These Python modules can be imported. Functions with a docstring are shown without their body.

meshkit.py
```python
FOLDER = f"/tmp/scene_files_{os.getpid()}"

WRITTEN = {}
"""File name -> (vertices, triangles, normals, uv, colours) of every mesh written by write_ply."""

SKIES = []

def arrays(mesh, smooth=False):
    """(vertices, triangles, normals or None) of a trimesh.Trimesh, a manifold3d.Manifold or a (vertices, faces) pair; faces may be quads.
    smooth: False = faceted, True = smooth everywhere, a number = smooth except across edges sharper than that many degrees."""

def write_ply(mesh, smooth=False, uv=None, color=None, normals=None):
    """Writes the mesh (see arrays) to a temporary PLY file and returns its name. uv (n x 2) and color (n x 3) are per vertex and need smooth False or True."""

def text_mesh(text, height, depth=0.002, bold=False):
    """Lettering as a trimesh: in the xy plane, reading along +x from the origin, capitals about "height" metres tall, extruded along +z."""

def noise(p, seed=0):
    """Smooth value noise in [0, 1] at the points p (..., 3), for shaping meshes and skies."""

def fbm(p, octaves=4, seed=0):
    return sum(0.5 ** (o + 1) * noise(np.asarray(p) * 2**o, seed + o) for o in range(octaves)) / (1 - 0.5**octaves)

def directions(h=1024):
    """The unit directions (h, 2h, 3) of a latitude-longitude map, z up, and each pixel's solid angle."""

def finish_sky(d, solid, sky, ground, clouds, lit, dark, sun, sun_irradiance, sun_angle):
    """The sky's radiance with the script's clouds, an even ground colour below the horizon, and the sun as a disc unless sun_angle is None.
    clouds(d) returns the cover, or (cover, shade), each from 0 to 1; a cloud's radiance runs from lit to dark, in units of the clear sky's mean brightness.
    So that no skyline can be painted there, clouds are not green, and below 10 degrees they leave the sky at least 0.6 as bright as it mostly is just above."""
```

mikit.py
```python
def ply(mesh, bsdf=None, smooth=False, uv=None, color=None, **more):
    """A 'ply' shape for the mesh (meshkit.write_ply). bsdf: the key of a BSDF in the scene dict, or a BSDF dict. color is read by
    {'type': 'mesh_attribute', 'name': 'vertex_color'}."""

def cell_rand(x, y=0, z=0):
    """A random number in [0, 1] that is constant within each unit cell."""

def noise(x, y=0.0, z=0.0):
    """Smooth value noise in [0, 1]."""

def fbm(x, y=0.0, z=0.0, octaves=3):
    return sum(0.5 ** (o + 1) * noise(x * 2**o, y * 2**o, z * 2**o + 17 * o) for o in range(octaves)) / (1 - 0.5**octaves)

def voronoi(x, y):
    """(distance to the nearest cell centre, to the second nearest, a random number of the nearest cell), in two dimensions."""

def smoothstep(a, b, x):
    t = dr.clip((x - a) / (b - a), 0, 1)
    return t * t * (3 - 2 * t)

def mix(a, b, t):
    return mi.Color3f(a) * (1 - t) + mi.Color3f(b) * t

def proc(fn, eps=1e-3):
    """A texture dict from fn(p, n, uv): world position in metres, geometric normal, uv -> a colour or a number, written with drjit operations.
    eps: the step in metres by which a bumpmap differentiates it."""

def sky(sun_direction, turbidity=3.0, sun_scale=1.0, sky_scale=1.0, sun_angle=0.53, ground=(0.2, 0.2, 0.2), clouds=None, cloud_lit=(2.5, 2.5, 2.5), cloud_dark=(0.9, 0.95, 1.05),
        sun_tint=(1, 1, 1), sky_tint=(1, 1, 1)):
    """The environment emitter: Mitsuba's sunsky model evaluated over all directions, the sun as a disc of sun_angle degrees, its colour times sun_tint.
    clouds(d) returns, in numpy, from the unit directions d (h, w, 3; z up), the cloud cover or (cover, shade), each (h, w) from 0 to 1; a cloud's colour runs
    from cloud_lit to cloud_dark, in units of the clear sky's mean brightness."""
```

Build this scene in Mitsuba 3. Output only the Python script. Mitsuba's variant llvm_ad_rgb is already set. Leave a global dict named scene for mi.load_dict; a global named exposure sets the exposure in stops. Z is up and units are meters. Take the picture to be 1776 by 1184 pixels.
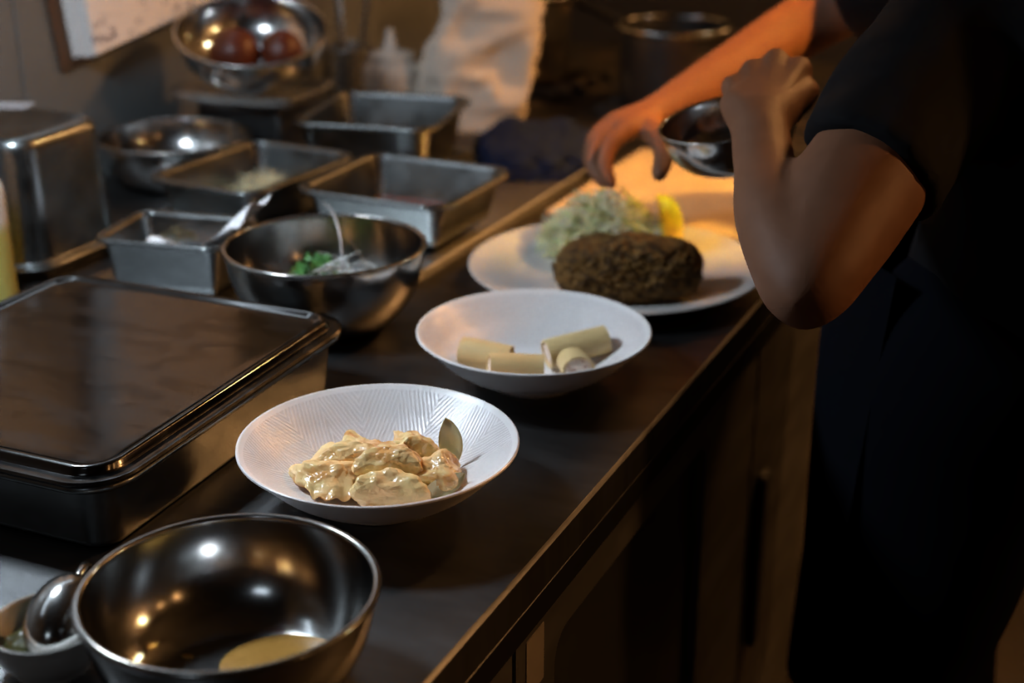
import math
import numpy as np
import trimesh
import manifold3d as m3
import drjit as dr
import mitsuba as mi
import mikit
import meshkit
from mikit import proc, noise, fbm, smoothstep, mix

scene, labels = {}, {}
T = mi.ScalarTransform4f
PI = math.pi

# ------------------------------------------------------------------ camera, lights, exposure
exposure = 0.0
PITCH, YAW = math.radians(21.9), math.radians(25.0)
EYE = np.array([0.0, 0.0, 1.41])
HEAD = np.array([-math.sin(YAW), math.cos(YAW), 0.0])
FWD = HEAD * math.cos(PITCH) + np.array([0, 0, -math.sin(PITCH)])
scene['camera'] = {
    'type': 'thinlens', 'fov': math.degrees(2 * math.atan(888 / 2467.0)), 'fov_axis': 'x',
    'aperture_radius': 0.0075, 'focus_distance': 1.13, 'near_clip': 0.05, 'far_clip': 50.0,
    'to_world': T().look_at(origin=EYE.tolist(), target=(EYE + FWD).tolist(), up=[0, 0, 1])}

COOL = np.array([0.74, 0.87, 1.0])
WARM = np.array([1.0, 0.47, 0.16])
HEATC = np.array([1.0, 0.40, 0.075])
CEIL = dict(at=(-1.05, 0.88, 1.52), size=(0.15, 0.15), power=122.0)       # cool square lamp low over the worktop
PANEL = dict(at=(-0.35, -1.15, 2.25), size=(0.40, 0.40), power=2.2)      # weaker cool panel behind the camera
STRIP = dict(x=-1.31, y0=0.30, y1=2.05, z=1.74, w=0.03, power=8.0)       # cool tube under the wall shelf
HEAT = dict(at=(0.20, 1.66, 2.32), aim=(-0.43, 1.75, 1.0), r=0.05, power=3700.0)   # warm lamp over the pass
GLOW = dict(x=(-0.20, 0.28), z=(1.48, 1.86), y=3.27, power=4.5)          # warm lamp on the far wall
BULBS = [((1.25, 0.55, 1.72), 0.035, 26.0), ((1.55, 1.15, 1.80), 0.03, 30.0), ((1.30, 1.95, 1.75), 0.08, 180.0),
         ((1.30, 2.55, 1.78), 0.035, 130.0), ((0.06, 2.62, 2.12), 0.08, 270.0)]

# ------------------------------------------------------------------ helpers
TOP = 0.85   # worktop height


def label(key, text=None, cat=None, group=None, kind=None):
    d = {k: v for k, v in (('label', text), ('category', cat), ('group', group), ('kind', kind)) if v}
    labels[key] = d


def add(key, mesh, bsdf, smooth=30, **kw):
    k, n = key, 0
    while k in scene:
        n += 1
        k = f'{key}_{n:03d}'
    scene[k] = mikit.ply(mesh, bsdf, smooth, **kw)
    return k


def cat_(*ms):
    return trimesh.util.concatenate([m if isinstance(m, trimesh.Trimesh) else tm(m) for m in ms])


def tm(man):
    q = man.to_mesh()
    return trimesh.Trimesh(q.vert_properties[:, :3], q.tri_verts, process=False)


def rot(axis, deg, at=(0, 0, 0)):
    return trimesh.transformations.rotation_matrix(math.radians(deg), axis, at)


def moved(mesh, loc=(0, 0, 0), rz=0.0, rx=0.0, ry=0.0):
    m = mesh.copy()
    M = trimesh.transformations.euler_matrix(math.radians(rx), math.radians(ry), math.radians(rz), 'sxyz')
    M[:3, 3] = loc
    m.apply_transform(M)
    return m


def box(x0, x1, y0, y1, z0, z1, bevel=0.0):
    if bevel <= 0:
        b = trimesh.creation.box((x1 - x0, y1 - y0, z1 - z0))
        b.apply_translation(((x0 + x1) / 2, (y0 + y1) / 2, (z0 + z1) / 2))
        return b
    pts, e = [], bevel
    for sx, x in ((1, x0), (-1, x1)):
        for sy, y in ((1, y0), (-1, y1)):
            for sz, z in ((1, z0), (-1, z1)):
                pts += [(x + sx * e, y + sy * e, z), (x + sx * e, y, z + sz * e), (x, y + sy * e, z + sz * e)]
    return trimesh.convex.convex_hull(np.array(pts))


def lathe(profile, n=96):
    """A closed surface of revolution about z; profile: (r, z) from the axis round and back to the axis."""
    p = np.array(profile, float)
    return trimesh.creation.revolve(p, sections=n)


def smooth_profile(pts, n=60):
    from scipy.interpolate import PchipInterpolator
    p = np.array(pts, float)
    s = np.r_[0, np.cumsum(np.linalg.norm(np.diff(p, axis=0), axis=1))]
    q = np.linspace(0, s[-1], n)
    return np.stack([PchipInterpolator(s, p[:, 0])(q), PchipInterpolator(s, p[:, 1])(q)], 1)


def rrect(hx, hy, r, n=9):
    r = min(r, hx, hy)
    out = []
    for k, (sx, sy) in enumerate(((1, 1), (-1, 1), (-1, -1), (1, -1))):
        a = np.linspace(k * PI / 2, (k + 1) * PI / 2, n)
        out += [(sx * (hx - r) + r * math.cos(t), sy * (hy - r) + r * math.sin(t)) for t in a]
    return np.array(out)


def loft(loops, cap0=True, cap1=True):
    """loops: (hx, hy, corner radius, z); joined in order; the ends closed by a centre fan."""
    rings = [np.c_[rrect(hx, hy, r), np.full(36, z)] for hx, hy, r, z in loops]
    n = len(rings[0])
    v = np.vstack(rings)
    f = []
    i = np.arange(n)
    for k in range(len(rings) - 1):
        a, b, c, d = k * n + i, k * n + (i + 1) % n, (k + 1) * n + (i + 1) % n, (k + 1) * n + i
        f += [np.stack([a, b, c], 1), np.stack([a, c, d], 1)]
    f = np.vstack(f)
    for k, on in ((0, cap0), (len(rings) - 1, cap1)):
        if on:
            c = len(v)
            v = np.vstack([v, [[0, 0, rings[k][0, 2]]]])
            t = np.stack([k * n + i, k * n + (i + 1) % n, np.full(n, c)], 1)
            f = np.vstack([f, t[:, ::-1] if k == 0 else t])
    m = trimesh.Trimesh(v, f, process=False)
    if m.volume < 0:
        m.invert()
    return m


def tube(path, radii, sides=12, closed_ends=True):
    p = np.array(path, float)
    r = np.broadcast_to(np.array(radii, float), (len(p),))
    t = np.gradient(p, axis=0)
    t /= np.linalg.norm(t, axis=1, keepdims=True)
    ref = np.array([0, 0, 1.0]) if abs(t[0, 2]) < 0.9 else np.array([1.0, 0, 0])
    rings, a = [], np.cross(t[0], ref)
    for k in range(len(p)):
        a = a - t[k] * (a @ t[k])
        a /= np.linalg.norm(a)
        b = np.cross(t[k], a)
        w = np.arange(sides) * 2 * PI / sides
        rings.append(p[k] + r[k] * (np.cos(w)[:, None] * a + np.sin(w)[:, None] * b))
    v = np.vstack(rings + [p[:1], p[-1:]])
    f, i = [], np.arange(sides)
    for k in range(len(p) - 1):
        A, B, C_, D_ = k * sides + i, k * sides + (i + 1) % sides, (k + 1) * sides + (i + 1) % sides, (k + 1) * sides + i
        f += [np.stack([A, B, C_], 1), np.stack([A, C_, D_], 1)]
    if closed_ends:
        c0, c1 = len(v) - 2, len(v) - 1
        e = (len(p) - 1) * sides
        f += [np.stack([(i + 1) % sides, i, np.full(sides, c0)], 1), np.stack([e + i, e + (i + 1) % sides, np.full(sides, c1)], 1)]
    m = trimesh.Trimesh(v, np.vstack(f), process=False)
    return m


def spline(pts, n):
    from scipy.interpolate import CubicSpline
    p = np.array(pts, float)
    s = np.r_[0, np.cumsum(np.linalg.norm(np.diff(p, axis=0), axis=1))]
    return CubicSpline(s, p)(np.linspace(0, s[-1], n))


def ball(c, r, n=20):
    return m3.Manifold.sphere(r, n).translate([float(x) for x in c])


def bone(a, ra, b, rb, n=20):
    return m3.Manifold.batch_hull([ball(a, ra, n), ball(b, rb, n)])


def hullof(*cr, n=20):
    return m3.Manifold.batch_hull([ball(c, r, n) for c, r in cr])


# ------------------------------------------------------------------ materials (colour, grain and fine relief only)
def rough_noise(lo, hi, sx, sy, sz):
    return proc(lambda p, n, uv: lo + (hi - lo) * smoothstep(0.25, 0.8, fbm(p.x * sx, p.y * sy, p.z * sz, 3)))


def metal(key, refl, alpha, bump=None):
    b = {'type': 'roughconductor', 'distribution': 'ggx', 'alpha': alpha, 'material': 'none',
         'specular_reflectance': refl if isinstance(refl, dict) else {'type': 'rgb', 'value': refl}}
    if bump:
        b = {'type': 'bumpmap', 'nested': b, 'arbitrary': bump, 'scale': 1.0}
    scene[key] = {'type': 'twosided', 'bsdf': b}


def plastic(key, color, rough=0.5, spec=0.5, bump=None, **kw):
    b = {'type': 'principled', 'base_color': color if isinstance(color, dict) else {'type': 'rgb', 'value': color}, 'roughness': rough, 'specular': spec, **kw}
    if bump:
        b = {'type': 'bumpmap', 'nested': b, 'arbitrary': bump, 'scale': 1.0}
    scene[key] = {'type': 'twosided', 'bsdf': b}


metal('mat_polished', [0.58, 0.58, 0.57], 0.03)
metal('mat_satin', [0.50, 0.51, 0.50], 0.13)
metal('mat_pan', [0.25, 0.265, 0.265], rough_noise(0.05, 0.10, 30, 30, 30))
metal('mat_lid', proc(lambda p, n, uv: mix([0.16, 0.16, 0.16], [0.09, 0.088, 0.085],
      smoothstep(0.52, 0.66, fbm(p.x * 26 + 3 * noise(p.x * 30, p.y * 30), p.y * 70, 1.0, 4)) * 0.5)),
      proc(lambda p, n, uv: 0.018 + 0.02 * smoothstep(0.45, 0.7, fbm(p.x * 18, p.y * 45, 2.0, 4))))
metal('mat_worktop', proc(lambda p, n, uv: mix([0.19, 0.19, 0.19], [0.125, 0.125, 0.125], smoothstep(0.4, 0.75, fbm(p.x * 9, p.y * 6, 0.3, 4)))),
      proc(lambda p, n, uv: 0.10 + 0.09 * fbm(p.x * 14, p.y * 40, 0.0, 4)))
metal('mat_fridge', [0.22, 0.21, 0.19], rough_noise(0.20, 0.32, 6, 6, 20))
metal('mat_apron', [0.09, 0.088, 0.085], 0.16)
plastic('mat_black', [0.012, 0.012, 0.012], 0.5)
plastic('mat_gasket', [0.01, 0.01, 0.01], 0.7)
plastic('mat_castiron', proc(lambda p, n, uv: mix([0.012, 0.011, 0.010], [0.05, 0.035, 0.02], smoothstep(0.5, 0.8, fbm(p.x * 22, p.y * 22, p.z * 22, 4)))), 0.45)
plastic('mat_tile', proc(lambda p, n, uv: mix([0.125, 0.135, 0.135], [0.10, 0.108, 0.108], fbm(p.x * 3, p.y * 5, p.z * 5, 3))), 0.35, 0.4)
plastic('mat_grout', [0.24, 0.25, 0.25], 0.8)
plastic('mat_wall', [0.014, 0.012, 0.010], 0.8)
plastic('mat_ceiling', [0.012, 0.012, 0.012], 0.9)
plastic('mat_floor', proc(lambda p, n, uv: mix([0.014, 0.010, 0.007], [0.024, 0.017, 0.012], fbm(p.x * 8, p.y * 8, 0, 4))), 0.5)
plastic('mat_whiteplastic', [0.68, 0.66, 0.62], 0.45)
plastic('mat_label', [0.22, 0.22, 0.23], 0.6)
plastic('mat_sticker', [0.20, 0.17, 0.13], 0.6)
plastic('mat_board', proc(lambda p, n, uv: mix([0.50, 0.37, 0.22], [0.41, 0.29, 0.165], fbm(p.x * 40, p.y * 9, 0, 4))), 0.55)
plastic('mat_paper', [0.72, 0.70, 0.68], 0.9, 0.1)
plastic('mat_note', proc(lambda p, n, uv: mix([0.72, 0.70, 0.68], [0.16, 0.16, 0.20],
        0.75 * smoothstep(0.56, 0.70, fbm(p.y * 55, p.z * 90, 3.0, 4)) * smoothstep(0.42, 0.6, noise(p.y * 11, p.z * 16, 5.0)))), 0.9, 0.1)
plastic('mat_clip', [0.055, 0.030, 0.016], 0.6)
plastic('mat_bag', proc(lambda p, n, uv: mix([0.76, 0.68, 0.58], [0.64, 0.56, 0.46], fbm(p.x * 15, p.y * 15, p.z * 15, 3))), 0.85, 0.1)
plastic('mat_napkin', [0.72, 0.71, 0.72], 0.95, 0.05)
plastic('mat_navycloth', proc(lambda p, n, uv: mix([0.003, 0.006, 0.020], [0.006, 0.012, 0.036], fbm(p.x * 60, p.y * 60, p.z * 60, 3))), 0.95, 0.1)
plastic('mat_shirt', proc(lambda p, n, uv: mix([0.0035, 0.0038, 0.005], [0.007, 0.007, 0.008], fbm(p.x * 120, p.y * 120, p.z * 120, 3))), 0.9, 0.15)
plastic('mat_trousers', [0.003, 0.0036, 0.006], 0.95, 0.05)
plastic('mat_skin', proc(lambda p, n, uv: mix([0.185, 0.084, 0.045], [0.155, 0.066, 0.034], fbm(p.x * 45, p.y * 45, p.z * 45, 4))), 0.6, 0.25,
        bump=proc(lambda p, n, uv: 0.00025 * fbm(p.x * 500, p.y * 500, p.z * 500, 2), eps=5e-4))
plastic('mat_hair', [0.008, 0.006, 0.005], 0.5)
plastic('mat_sauce', proc(lambda p, n, uv: mix([0.62, 0.33, 0.08], [0.52, 0.25, 0.05], fbm(p.x * 120, p.y * 120, 0, 3))), 0.22, 0.5)
plastic('mat_brownsauce', [0.045, 0.012, 0.004], 0.12, 0.6)
plastic('mat_dough', proc(lambda p, n, uv: mix(mix([0.84, 0.56, 0.25], [0.80, 0.59, 0.26], smoothstep(0.35, 0.65, noise(p.x * 45, p.y * 45, p.z * 45))),
        [0.60, 0.29, 0.08], 0.85 * smoothstep(0.54, 0.74, fbm(p.x * 70, p.y * 70, p.z * 70, 3)))), 0.22, 0.55,
        bump=proc(lambda p, n, uv: 0.0008 * fbm(p.x * 180, p.y * 180, p.z * 180, 3), eps=4e-4))
plastic('mat_leaf', proc(lambda p, n, uv: mix([0.86, 0.78, 0.46], [0.78, 0.74, 0.40], noise(p.x * 90, p.y * 90, p.z * 90))), 0.25, 0.5)
plastic('mat_pasta', proc(lambda p, n, uv: mix([0.74, 0.55, 0.26], [0.66, 0.48, 0.22], fbm(p.x * 70, p.y * 70, p.z * 70, 3))), 0.4, 0.4)
plastic('mat_filling', proc(lambda p, n, uv: mix([0.85, 0.70, 0.58], [0.40, 0.20, 0.14], smoothstep(0.60, 0.80, fbm(p.x * 380, p.y * 380, p.z * 380, 2)))), 0.6,
        bump=proc(lambda p, n, uv: 0.001 * noise(p.x * 450, p.y * 450, p.z * 450), eps=4e-4))
plastic('mat_crumb', proc(lambda p, n, uv: mix([0.17, 0.085, 0.022], [0.055, 0.027, 0.009], smoothstep(0.38, 0.66, fbm(p.x * 150, p.y * 150, p.z * 150, 3)))), 0.75, 0.2)
plastic('mat_rind', [0.85, 0.64, 0.05], 0.4, 0.5)
plastic('mat_flesh', proc(lambda p, n, uv: mix([0.88, 0.68, 0.10], [0.80, 0.56, 0.05], noise(p.x * 300, p.y * 300, p.z * 300))), 0.3, 0.5)
scene['mat_shred'] = {'type': 'twosided', 'bsdf': {'type': 'principled', 'base_color': {'type': 'mesh_attribute', 'name': 'vertex_color'}, 'roughness': 0.4, 'specular': 0.4}}
plastic('mat_redball', proc(lambda p, n, uv: mix([0.10, 0.020, 0.007], [0.06, 0.012, 0.005], fbm(p.x * 30, p.y * 30, p.z * 30, 3))), 0.4, 0.4)
plastic('mat_relish', proc(lambda p, n, uv: mix([0.06, 0.06, 0.012], [0.02, 0.024, 0.005], noise(p.x * 150, p.y * 150, p.z * 150))), 0.3, 0.5)
plastic('mat_dish', [0.78, 0.75, 0.70], 0.3, 0.5)
plastic('mat_bottle', proc(lambda p, n, uv: mix([0.42, 0.40, 0.11], [0.62, 0.62, 0.60], smoothstep(0.930, 0.950, p.z))), 0.4, 0.4)
plastic('mat_bottlewhite', [0.62, 0.58, 0.52], 0.4, 0.4)
plastic('mat_lamp', [0.03, 0.03, 0.03], 0.4)
plastic('mat_plate', [0.47, 0.455, 0.44], 0.22, 0.5)


B1, B2 = (-0.539, 0.899), (-0.526, 1.178)
NSEC, PITCH_R = 18, 0.0034


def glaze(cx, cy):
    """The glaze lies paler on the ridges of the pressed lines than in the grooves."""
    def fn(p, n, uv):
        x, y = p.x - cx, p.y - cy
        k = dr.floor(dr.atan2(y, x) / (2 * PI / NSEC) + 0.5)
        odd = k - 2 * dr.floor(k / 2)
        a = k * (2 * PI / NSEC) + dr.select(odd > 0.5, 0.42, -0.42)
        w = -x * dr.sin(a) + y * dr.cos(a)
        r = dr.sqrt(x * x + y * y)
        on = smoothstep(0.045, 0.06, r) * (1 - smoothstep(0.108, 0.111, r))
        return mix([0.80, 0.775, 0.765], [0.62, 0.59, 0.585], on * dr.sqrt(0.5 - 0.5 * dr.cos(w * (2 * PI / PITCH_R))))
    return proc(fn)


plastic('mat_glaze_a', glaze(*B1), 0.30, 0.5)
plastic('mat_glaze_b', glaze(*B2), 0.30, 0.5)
plastic('mat_glaze_plain', [0.78, 0.76, 0.75], 0.32, 0.5)


def emit(rgb, power):
    return {'type': 'area', 'radiance': {'type': 'rgb', 'value': [float(c * power) for c in rgb]}}


# ------------------------------------------------------------------ the room
def struct(key, mesh, bsdf, smooth=False, text=None):
    add(key, mesh, bsdf, smooth)
    label(key, text, None, None, 'structure')


WX = -1.42
struct('floor', box(WX - 0.1, 2.6, -1.7, 3.4, -0.05, 0.0), 'mat_floor')
struct('ceiling', box(WX - 0.1, 2.6, -1.7, 3.4, 2.6, 2.65), 'mat_ceiling')
struct('wall_right', box(2.5, 2.6, -1.7, 3.4, 0.0, 2.6), 'mat_wall')
struct('wall_back', box(WX - 0.1, 2.5, -1.7, -1.6, 0.0, 2.6), 'mat_wall')
struct('wall_far', box(WX - 0.1, 2.5, 3.3, 3.4, 0.0, 2.6), 'mat_wall')
struct('wall_left', box(WX - 0.1, WX - 0.006, -1.6, 3.3, 0.0, 2.6), 'mat_grout')
label('wall_left', 'grey tiled wall behind the steel worktop', None, None, 'structure')
tile_ply = {}
ys = [1.468 + 0.60 * k for k in range(-5, 4)]
zs = [0.0, 0.62, 1.22, 1.82, 2.42]
for i in range(len(ys) - 1):
    for j in range(len(zs) - 1):
        y0, y1 = max(ys[i], -1.59) + 0.0015, min(ys[i + 1], 3.29) - 0.0015
        if y1 - y0 < 0.05:
            continue
        add('wall_left__tile', box(WX - 0.006, WX, y0, y1, zs[j] + 0.0015, zs[j + 1] - 0.0015, 0.0012), 'mat_tile', False)

# ------------------------------------------------------------------ lamps (all out of the frame)
def pendant(at, r, power, k):
    key = 'pendant_lamp' if k == 0 else f'pendant_lamp_{k:03d}'
    s = trimesh.creation.icosphere(3, r)
    s.apply_translation(at)
    scene[key + '__bulb'] = mikit.ply(s, 'mat_lamp', True, emitter=emit(WARM, power))
    x, y, z = at
    sock = lathe([(0, r * 0.7), (0.016, r * 0.7), (0.018, r + 0.05), (0.006, r + 0.06), (0, r + 0.06)], 20)
    add(key + '__socket', moved(sock, at), 'mat_lamp')
    add(key + '__cord', tube([(x, y, z + r + 0.055), (x, y, 2.3), (x, y, 2.6)], 0.004, 8), 'mat_lamp')
    label(key, ['warm bulb on a cord nearest the camera side of the dining area', 'warm bulb on a cord, second one along the dining area',
                'large warm bulb on a cord across from the cook', 'warm bulb on a cord far behind the cook',
                'large warm bulb on a cord above the stove'][k], 'pendant lamp')


for k, (at, r, power) in enumerate(BULBS):
    pendant(at, r, power, k)

x, y, z = HEAT['at']
s = trimesh.creation.icosphere(3, HEAT['r'])
s.apply_translation(HEAT['at'])
scene['heat_lamp__bulb'] = mikit.ply(s, 'mat_lamp', True, emitter=emit(HEATC, HEAT['power']))
HD = np.array(HEAT['at']) - np.array(HEAT['aim'])
SHM = trimesh.geometry.align_vectors([0, 0, 1], HD / np.linalg.norm(HD))
SHM[:3, 3] = HEAT['at']
shade = lathe([(0.0, 0.085), (0.05, 0.08), (0.07, 0.06), (0.085, 0.0), (0.095, -0.39), (0.0975, -0.39), (0.0875, 0.001), (0.0725, 0.0615), (0.0515, 0.0825), (0.0, 0.088), (0.0, 0.085)], 48)
shade.apply_transform(SHM)
add('heat_lamp__shade', shade, 'mat_lamp')
add('heat_lamp__cord', tube([(x, y, z + 0.075), (x, y, 2.45), (x, y, 2.6)], 0.005, 8), 'mat_lamp')
label('heat_lamp', 'warm lamp hanging over the far end of the worktop', 'lamp')

def square_lamp(key, L, text):
    (cx, cy, cz), hx, hy = L['at'], L['size'][0] / 2, L['size'][1] / 2
    add(key + '__housing', box(cx - hx - .02, cx + hx + .02, cy - hy - .02, cy + hy + .02, cz + 0.002, cz + 0.05, 0.004), 'mat_lamp', False)
    q = trimesh.Trimesh([(cx - hx, cy - hy, cz), (cx - hx, cy + hy, cz), (cx + hx, cy + hy, cz), (cx + hx, cy - hy, cz)], [[0, 1, 2], [0, 2, 3]], process=False)
    scene[key + '__diffuser'] = mikit.ply(q, 'mat_lamp', False, emitter=emit(COOL, L['power']))
    add(key + '__stem', tube([(cx, cy, cz + 0.045), (cx, cy, 2.4), (cx, cy, 2.6)], 0.01, 10), 'mat_lamp')
    label(key, text, 'lamp')


gx, gz = GLOW['x'], GLOW['z']
add('wall_lamp__housing', box(gx[0] - .01, gx[1] + .01, GLOW['y'] + 0.002, 3.3, gz[0] - .01, gz[1] + .01, 0.004), 'mat_lamp', False)
q = trimesh.Trimesh([(gx[0], GLOW['y'], gz[0]), (gx[1], GLOW['y'], gz[0]), (gx[1], GLOW['y'], gz[1]), (gx[0], GLOW['y'], gz[1])], [[0, 1, 2], [0, 2, 3]], process=False)
scene['wall_lamp__diffuser'] = mikit.ply(q, 'mat_lamp', False, emitter=emit(WARM, GLOW['power']))
label('wall_lamp', 'warm square lamp on the far wall', 'lamp')

square_lamp('ceiling_lamp', CEIL, 'cool white square lamp hanging over the worktop')
square_lamp('ceiling_lamp_001', PANEL, 'weaker cool white square lamp hanging behind the camera')

sx, sw, sz = STRIP['x'], STRIP['w'] / 2, STRIP['z']
add('wall_shelf', box(WX, WX + 0.26, 0.1, 2.1, sz + 0.045, sz + 0.065, 0.003), 'mat_satin', False)
label('wall_shelf', 'steel shelf on the tiled wall above the clipboard', 'shelf')
add('strip_lamp__housing', box(sx - sw - .008, sx + sw + .008, STRIP['y0'] - .02, STRIP['y1'] + .02, sz + 0.002, sz + 0.046, 0.003), 'mat_lamp', False)
q = trimesh.Trimesh([(sx - sw, STRIP['y0'], sz), (sx - sw, STRIP['y1'], sz), (sx + sw, STRIP['y1'], sz), (sx + sw, STRIP['y0'], sz)], [[0, 1, 2], [0, 2, 3]], process=False)
scene['strip_lamp__diffuser'] = mikit.ply(q, 'mat_lamp', False, emitter=emit(COOL, STRIP['power']))
label('strip_lamp', 'cool white strip lamp under the wall shelf', 'lamp')

# ------------------------------------------------------------------ worktop and undercounter fridge
EX = -0.384
add('worktop__top', box(WX, EX, -1.2, 2.2, 0.812, TOP, 0.003), 'mat_worktop', 40)
add('worktop__front_apron', box(EX - 0.03, EX - 0.0008, -1.2, 2.2, 0.786, 0.814, 0.002), 'mat_apron', 40)
label('worktop', 'long brushed stainless steel worktop along the tiled wall', 'counter')
FX = EX - 0.006
add('undercounter_fridge__cabinet', box(WX + 0.02, FX - 0.03, -1.15, 2.18, 0.10, 0.785, 0.003), 'mat_gasket', False)
doors = [(-0.6, 0.8365), (0.8435, 1.520), (1.530, 2.175)]
for k, (y0, y1) in enumerate(doors):
    d = m3.Manifold.cube([0.028, y1 - y0, 0.655]).translate([FX - 0.028, y0, 0.125])
    if k == 1:
        cs = m3.CrossSection([rrect(0.205, 0.24, 0.028).tolist()]).translate([1.125, 0.505])
        cut = m3.Manifold.extrude(cs, 0.02).transform(np.array([[0, 0, 1, FX - 0.014], [1, 0, 0, 0], [0, 1, 0, 0]], float))
        d = d - cut
    dk = add('undercounter_fridge__door', tm(d), 'mat_fridge', 30)
    if k == 1:
        fr = cs.offset(-0.004, m3.JoinType.Round)
        pan = m3.Manifold.extrude(fr, 0.004).transform(np.array([[0, 0, 1, FX - 0.0135], [1, 0, 0, 0], [0, 1, 0, 0]], float))
        add(dk + '__panel', tm(pan), 'mat_black', 30)
        add(dk + '__sticker', box(FX, FX + 0.0008, 0.862, 0.896, 0.722, 0.775), 'mat_sticker', False)
    else:
        add(dk + '__handle', box(FX, FX + 0.012, y1 - 0.05 if k == 0 else y0 + 0.02, y1 - 0.02 if k == 0 else y0 + 0.05, 0.35, 0.60, 0.004), 'mat_gasket', False)
label('undercounter_fridge', 'steel undercounter fridge with dark door panel below the worktop', 'fridge')
for k, (xx, yy) in enumerate(((-1.3, -1.05), (-0.5, -1.05), (-1.3, 2.1), (-0.5, 2.1))):
    add('undercounter_fridge__foot', moved(lathe([(0, 0), (0.03, 0), (0.03, 0.01), (0.02, 0.02), (0.02, 0.101), (0, 0.101)], 20), (xx, yy, 0.0)), 'mat_black')


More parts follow.
